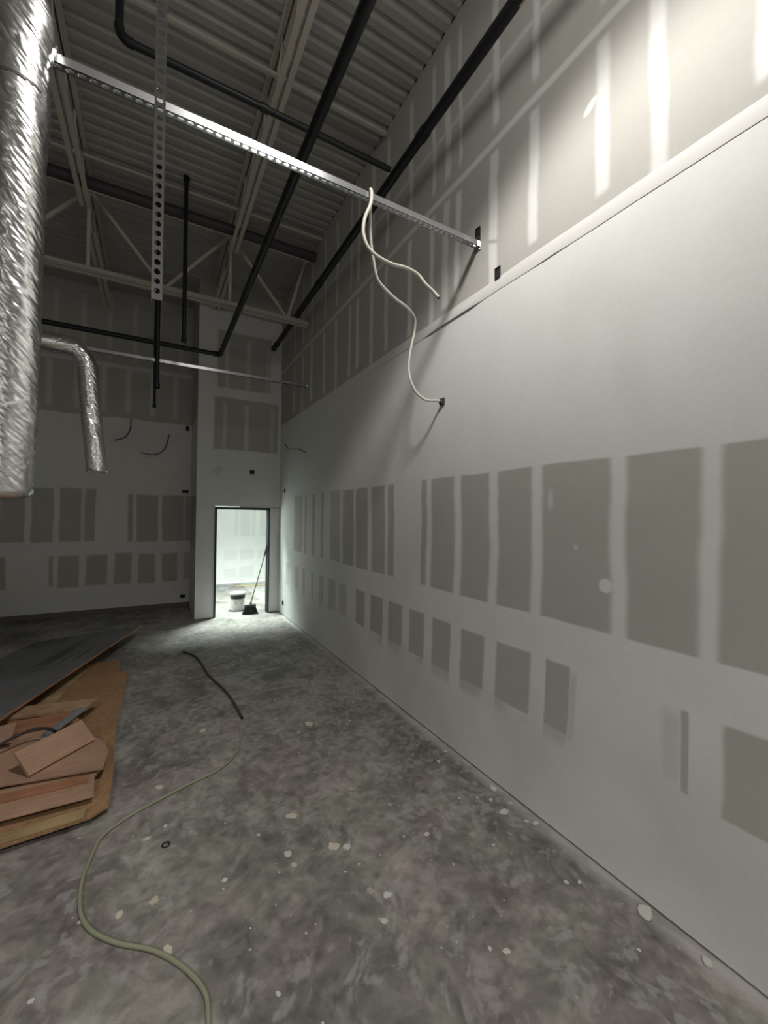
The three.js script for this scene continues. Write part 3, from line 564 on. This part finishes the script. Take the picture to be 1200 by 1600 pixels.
const slateTex = texture(512, 512, 0, 2.4, 0, 2.4, (u, v) => { const n = fbm(u * 4, v * 4, 3, 4), s = sst(0.70, 0.74, fbm(u * 14, v * 0.8, 8, 3)) * 0.5, k = 0.135 * (0.75 + 0.5 * n) * (1 - s); return [k * 0.97, k * 0.98, k * 1.04, 0.5]; }, false);
const slateMat = new THREE.MeshStandardMaterial({ map: slateTex.map, roughness: 0.75 });
// a board given by its outline (plan polygon in metres), top height, thickness; uv in plan
function slabGeo(poly, t) {
  const s = new THREE.Shape(); poly.forEach(([x, z], i) => i ? s.lineTo(x, -z) : s.moveTo(x, -z));
  const g = new THREE.ExtrudeGeometry(s, { depth: t - 0.003, bevelEnabled: true, bevelThickness: 0.0015, bevelSize: 0.0015, bevelSegments: 1 });
  g.rotateX(-Math.PI / 2); g.translate(0, -t + 0.0015, 0); return g;
}
function plank(name, label, cat, poly, top, t, mat, T, rot = null, along = 'z') {
  const cx = poly.reduce((a, p) => a + p[0], 0) / poly.length, cz = poly.reduce((a, p) => a + p[1], 0) / poly.length;
  const g = slabGeo(poly.map(([x, z]) => [x - cx, z - cz]), t); uvFrom(g, along === 'z' ? 'xz' : 'zx', T);
  const m = single(name, g, mat, label, cat, 'lumber pile'); m.position.set(cx, top + 0.02, cz); if (rot) m.rotation.set(...rot); return m;
}
const J = (pts) => pts;
// bottom: two bearers keep the pile off the slab
plank('bearer', 'short dark bearer under the front of the lumber pile', 'lumber', [[-1.6, -3.62], [-0.45, -3.58], [-0.45, -3.5], [-1.6, -3.54]], 0.019, 0.038, wm.red, WT.red, null, 'x');
plank('bearer', 'short dark bearer under the back of the lumber pile', 'lumber', [[-1.5, -5.9], [-0.5, -5.9], [-0.5, -5.82], [-1.5, -5.82]], 0.019, 0.038, wm.red, WT.red, null, 'x');
plank('osb_sheet', 'brown strand board sheet with a broken back end, lowest in the pile', 'board', [[-1.55, -3.15], [-0.76, -3.2], [-0.33, -3.24], [-0.235, -3.31], [-0.235, -3.6], [-0.275, -4.5], [-0.255, -5.6], [-0.245, -5.99], [-0.30, -6.05], [-0.345, -6.02], [-0.36, -6.47], [-0.45, -6.5], [-0.56, -6.53], [-1.6, -6.6]], 0.04, 0.019, osbMat, OT);
plank('strip_board', 'yellow pine strip on the front edge of the lumber pile', 'board', [[-1.5, -3.165], [-0.36, -3.235], [-0.355, -3.32], [-1.5, -3.25]], 0.057, 0.015, wm.yellow, WT.yellow, null, 'x');
for (const [x, z] of [[-0.95, -3.5], [-1.35, -3.52]]) plank('spacer_block', x > -1.2 ? 'small spacer block hidden under the overhanging pink board' : 'small spacer block deep under the overhanging pink board', 'lumber', [[x - 0.06, z - 0.04], [x + 0.06, z - 0.04], [x + 0.06, z + 0.04], [x - 0.06, z + 0.04]], 0.083, 0.04, wm.pine, WT.pine);
plank('strip_board', 'pinkish board overhanging a black gap at the pile front', 'board', [[-1.7, -3.38], [-0.325, -3.37], [-0.345, -3.62], [-0.30, -3.72], [-1.7, -3.75]], 0.10, 0.016, wm.pink, WT.pink, null, 'x');
plank('strip_board', 'narrow red-brown batten between the two pinkish boards', 'board', [[-1.7, -3.555], [-0.375, -3.54], [-0.385, -3.62], [-1.7, -3.66]], 0.118, 0.017, wm.red, WT.red, null, 'x');
plank('strip_board', 'wide pinkish plywood offcut in the middle of the pile', 'board', [[-1.75, -3.74], [-0.89, -3.72], [-0.295, -3.63], [-0.28, -3.84], [-0.31, -4.0], [-0.6, -4.5], [-1.7, -4.6]], 0.138, 0.018, wm.pink, WT.pink, null, 'x');
plank('strip_board', 'long yellowish plank running back under the grey sheet', 'board', [[-1.03, -5.2], [-0.87, -5.2], [-0.66, -6.45], [-0.82, -6.48]], 0.06, 0.019, wm.yellow, WT.yellow);
plank('strip_board', 'pale plank with a pointed end lying across the pile', 'board', [[-1.28, -5.06], [-1.1, -5.07], [-0.455, -4.95], [-0.53, -4.75], [-1.13, -4.87], [-1.28, -4.87]], 0.158, 0.03, wm.pine, WT.pine, null, 'x');
plank('spacer_block', 'dark scrap block under the pointed plank', 'lumber', [[-1.3, -5.0], [-0.72, -4.94], [-0.72, -4.84], [-1.3, -4.88]], 0.126, 0.083, wm.red, WT.red, null, 'x');
plank('strip_board', 'dark brown board in the hollow behind the leaning offcut', 'board', [[-1.07, -4.72], [-0.62, -4.72], [-0.55, -4.5], [-1.07, -4.46]], 0.162, 0.018, wm.red, WT.red, null, 'x');
plank('strip_board', 'pinkish square offcut at the left edge of the pile', 'board', [[-1.4, -4.5], [-0.99, -4.56], [-0.95, -4.25], [-1.4, -4.2]], 0.205, 0.02, wm.pink, WT.pink, [0.03, 0, 0.02]);
// the offcut that leans: lower edge on the plywood, upper edge behind it
{
  const g = new THREE.BoxGeometry(0.49, 0.20, 0.02); uvFrom(g, 'yx', WT.pink);
  const m = single('leaning_offcut', g, wm.pink, 'smeared plywood offcut leaning diagonally on top of the pile', 'board', 'lumber pile');
  m.position.set(-0.615, 0.238, -3.945); m.rotation.order = 'YXZ'; m.rotation.y = Math.atan2(0.35, 0.34) ; m.rotation.x = -0.82;
}
{
  const o = thing('metal_stud', 'short bluish steel stud offcut lying across the pile', 'stud', [-0.64, 0.2, -4.43]);
  const w = 0.045, L = 0.52, pcs = [box(-w / 2, 0, -L / 2, w / 2, 0.0015, L / 2), box(-w / 2, 0, -L / 2, -w / 2 + 0.0015, 0.03, L / 2), box(w / 2 - 0.0015, 0, -L / 2, w / 2, 0.03, L / 2)];
  part('web', pcs[0], std(lin(0.36, 0.40, 0.42), 0.4, 0.4), o); part('flange', pcs[1], std(lin(0.36, 0.40, 0.42), 0.4, 0.4), o); part('flange', pcs[2], std(lin(0.36, 0.40, 0.42), 0.4, 0.4), o);
  o.rotation.set(0, -0.42 + Math.PI, 0); o.rotation.order = 'YXZ'; o.rotation.x = 0.0;
}
single('bent_strap', tube([[-1.0, 0.255, -4.12], [-0.9, 0.27, -4.2], [-0.82, 0.275, -4.25], [-0.73, 0.275, -4.22], [-0.65, 0.285, -4.10]], 0.012, 30, 8), std(lin(0.03, 0.03, 0.028), 0.6), 'dark bent strap hooked over the leaning offcut', 'strap');
// the dark sheet that rests on the pile and slopes down to the floor
{
  const P0 = V(-0.172, 0.2, -7.676), P1 = V(-1.123, 0.24, -4.688), P2 = V(-1.54, 0.02, -8.112);
  const a = P1.clone().sub(P0).normalize(), b = P2.clone().sub(P0); const W = b.length(); b.normalize(); const n = new THREE.Vector3().crossVectors(b, a).normalize(); if (n.y < 0) n.negate();
  const L = 3.22, t = 0.022, o = thing('panel_sheet', 'large dark grey faced plywood sheet sloping over the back of the pile', 'board');
  const quad = (off, th) => { const c = [P0, P0.clone().addScaledVector(a, L), P0.clone().addScaledVector(a, L).addScaledVector(b, W), P0.clone().addScaledVector(b, W)].map(p => p.clone().addScaledVector(n, off));
    const d = c.map(p => p.clone().addScaledVector(n, -th)), pos = [], uv = [], f = (i, j, k, l) => { for (const q of [i, j, k, i, k, l]) { pos.push(q.x, q.y, q.z); const r = q.clone().sub(P0); uv.push(r.dot(b) / 2.4, r.dot(a) / 2.4); } };
    f(c[0], c[3], c[2], c[1]); f(d[0], d[1], d[2], d[3]); for (let i = 0; i < 4; i++) { const j = (i + 1) % 4; f(c[i], c[j], d[j], d[i]); }
    const g = new THREE.BufferGeometry(); g.setAttribute('position', new THREE.Float32BufferAttribute(pos, 3)); g.setAttribute('uv', new THREE.Float32BufferAttribute(uv, 2)); g.computeVertexNormals(); return g; };
  part('plywood_core', quad(0, t), wm.red, o, 'orange-brown raw edge');
  part('grey_face', quad(0.0022, 0.002), slateMat, o, 'dark grey coated face');
}
// ------------------------------------------------------------------ on the floor
{
  const pts = [[0.22, -1.5], [0.22, -1.76], [0.22, -1.87], [0.15, -2.02], [0.03, -2.17], [-0.13, -2.3], [-0.24, -2.43], [-0.29, -2.55], [-0.31, -2.76], [-0.29, -2.92], [-0.25, -3.08], [-0.15, -3.18], [-0.01, -3.26], [0.24, -3.37], [0.47, -3.46], [0.60, -3.58], [0.69, -3.78], [0.745, -4.02]];
  single('extension_cord', tube(pts.map(([x, z]) => [x, 0.0105, z]), 0.0100, 320, 10), std(lin(0.24, 0.262, 0.175), 0.6), 'thin green cord snaking across the concrete floor', 'cord', 'cords on the floor');
  single('extension_cord', tube([[0.79, -4.22], [0.775, -4.6], [0.73, -5.02], [0.66, -5.35], [0.62, -5.6], [0.58, -6.07], [0.52, -6.4], [0.40, -6.62]].map(([x, z]) => [x, 0.0135, z]), 0.013, 120, 10), std(lin(0.06, 0.056, 0.046), 0.7), 'dark cord lying on the floor beyond the green cord, towards the doorway', 'cord', 'cords on the floor');
}
const ringGeo = new THREE.TorusGeometry(0.02, 0.005, 8, 24).rotateX(Math.PI / 2).translate(0.095, 0.005, -2.835);
single('rubber_ring', ringGeo, std(lin(0.02, 0.02, 0.02), 0.6), 'small dark ring lying on the floor near the cord', 'ring');
{
  const chips = [[0.839, -2.714, 0.077], [0.087, -2.152, 0.062], [2.227, -1.191, 0.098], [2.227, -0.92, 0.044], [2.229, -2.272, 0.066], [2.125, -2.066, 0.07], [2.134, -2.198, 0.037], [2.194, -1.928, 0.03], [2.233, -1.888, 0.051], [1.545, -2.153, 0.037], [1.342, -3.831, 0.099], [0.987, -2.344, 0.078], [1.465, -1.396, 0.039], [1.403, -1.443, 0.024], [2.223, -2.838, 0.044], [2.08, -2.747, 0.042], [2.028, -1.502, 0.028], [0.489, -1.733, 0.027], [0.429, -4.166, 0.071], [0.067, -3.459, 0.057], [-0.008, -2.947, 0.048], [-0.284, -2.506, 0.032], [-0.121, -2.455, 0.045], [0.372, -2.411, 0.035], [-0.409, -2.194, 0.026], [0.728, -2.419, 0.053], [1.032, -1.793, 0.038], [2.088, -1.466, 0.025]];
  const names = { 0: 'flat oval beige compound drip in the middle of the floor', 1: 'thick beige plaster chip touching the green cord', 2: 'largest white plaster chunk against the foot of the mudded wall', 3: 'round white plaster blob at the wall foot nearest the camera', 4: 'crumpled white plaster scrap at the wall foot farthest along', 10: 'faint wide beige compound blot far out on the floor', 11: 'ragged beige compound splat at the centre of the floor', 18: 'beige compound drip beside the residue line on the floor',
    5: 'white plaster flake just off the wall foot, nearest the crumpled scrap', 6: 'tiny white crumb between the crumpled scrap and the white flake by the wall', 7: 'smaller of two white crumbs touching side by side at the wall foot', 8: 'larger of two white crumbs touching side by side at the wall foot',
    9: 'lone white crumb near the middle of the bare concrete, left of the wall cluster', 12: 'larger of a pair of white crumbs in the near right of the floor', 13: 'smaller of a pair of white crumbs in the near right of the floor',
    14: 'farthest white crumb at the foot of the mudded wall', 15: 'second farthest white crumb, slightly out from the foot of the mudded wall', 16: 'tiny white crumb out from the wall, left one of two before the largest chunk', 27: 'tiny white crumb out from the wall, right one of two before the largest chunk',
    17: 'tiny white crumb at the bottom of the picture, right of the green cord', 23: 'white crumb inside the wide bend of the green cord', 24: 'white crumb on the floor at the far left, outside the cord bend', 25: 'white splash just left of the ragged beige splat', 26: 'white crumb in the near middle of the floor, left of the pair',
    19: 'beige drip just in front of the cord where it runs diagonally', 20: 'beige drip between the small dark ring and the lumber pile', 21: 'beige crumb tucked under the leftmost bend of the cord', 22: 'beige smear inside the cord bend, below the dark ring' };
  const R = rng(55), wm2 = std(lin(0.50, 0.50, 0.46), 0.9), bm = std(lin(0.52, 0.47, 0.385), 0.9);
  chips.forEach(([x, z, d], i) => {
    const beige = [0, 1, 10, 11, 18, 19, 20, 21, 22].includes(i), s = new THREE.Shape(), n = 11, el = 0.55 + 0.3 * R(), rag = i === 11 ? 0.7 : 0.42, ph = R() * 3;
    for (let k = 0; k < n; k++) { const a = k / n * Math.PI * 2, r = d * 0.43 * (1 - rag / 2 + rag * R()), px = Math.cos(a) * r, py = Math.sin(a) * r * el, q = [px * Math.cos(ph) - py * Math.sin(ph), px * Math.sin(ph) + py * Math.cos(ph)]; k ? s.lineTo(...q) : s.moveTo(...q); }
    const th = i === 2 || i === 3 || i === 4 ? 0.010 : beige ? 0.0015 : 0.003;
    const g = new THREE.ExtrudeGeometry(s, { depth: th * 0.4, bevelEnabled: true, bevelThickness: th * 0.6, bevelSize: d * 0.06, bevelSegments: 2 }); g.rotateX(-Math.PI / 2); g.translate(x, th * 0.1, z);
    const b = new THREE.Box3().setFromBufferAttribute(g.attributes.position); g.translate(Math.min(0, XR - 0.004 - b.max.x), -b.min.y, 0);
    single('plaster_chip', g, beige ? bm : wm2, names[i] ?? (beige ? 'small beige drip of dried compound on the left half of the floor' : 'small white crumb of dried compound on the right half of the floor'), 'plaster chip', 'dried compound on the floor');
  });
}
// ------------------------------------------------------------------ lamps (all outside the picture)
LAMPS.forEach(({ p, cd, side, tint, cone, pen }, i) => {
  const o = thing('high_bay_lamp', ['round high bay lamp under the roof above the camera', 'round high bay lamp under the roof behind the camera', 'round high bay lamp in the lit room beyond the door'][i], 'lamp', p);
  part('gear_box', new THREE.CylinderGeometry(0.1, 0.12, 0.14, 24).translate(0, 0.24, 0), std(lin(0.06, 0.06, 0.065), 0.5, 0.3), o);
  const hs = [[0.12, 0.17], [0.2, 0.12], [0.29, 0.02], [0.30, 0.02], [0.21, 0.13], [0.12, 0.18]].map(q => new THREE.Vector2(...q));
  part('shade', new THREE.LatheGeometry(hs, 36), new THREE.MeshPhysicalMaterial({ color: 0xffffff, roughness: 0.9, transmission: 0.5, thickness: 0, emissive: tint, emissiveIntensity: 0.6 }), o, 'translucent acrylic shade');
  part('lens', new THREE.CylinderGeometry(0.2, 0.2, 0.01, 32).translate(0, 0.1, 0), new THREE.MeshStandardMaterial({ color: 0xffffff, emissive: tint, emissiveIntensity: 4 }), o, 'glowing lens');
  part('stem', rod([0, 0.31, 0], [0, (i === 2 ? 4.8 : YR) - p[1] + 0.02, 0], 0.012, 8), pipeMat, o);
  const l = new THREE.SpotLight(tint, cd, 0, cone * Math.PI / 180, pen, 2); l.name = 'lamp_light';
  l.position.set(0, -0.17, 0); l.target.position.set(0, -3, 0); o.add(l); o.add(l.target); l.target.name = 'lamp_target';
  l.castShadow = true; l.shadow.radius = 12; l.shadow.mapSize.set(2048, 2048); l.shadow.bias = -0.0005;
  const q = new THREE.PointLight(tint, side, 0, 2); q.name = 'shade_light'; q.position.set(0, -0.17, 0); q.castShadow = true; q.shadow.radius = i === 2 ? 8 : 20; o.add(q);
});
shade(scene);
renderer.render(scene, camera);
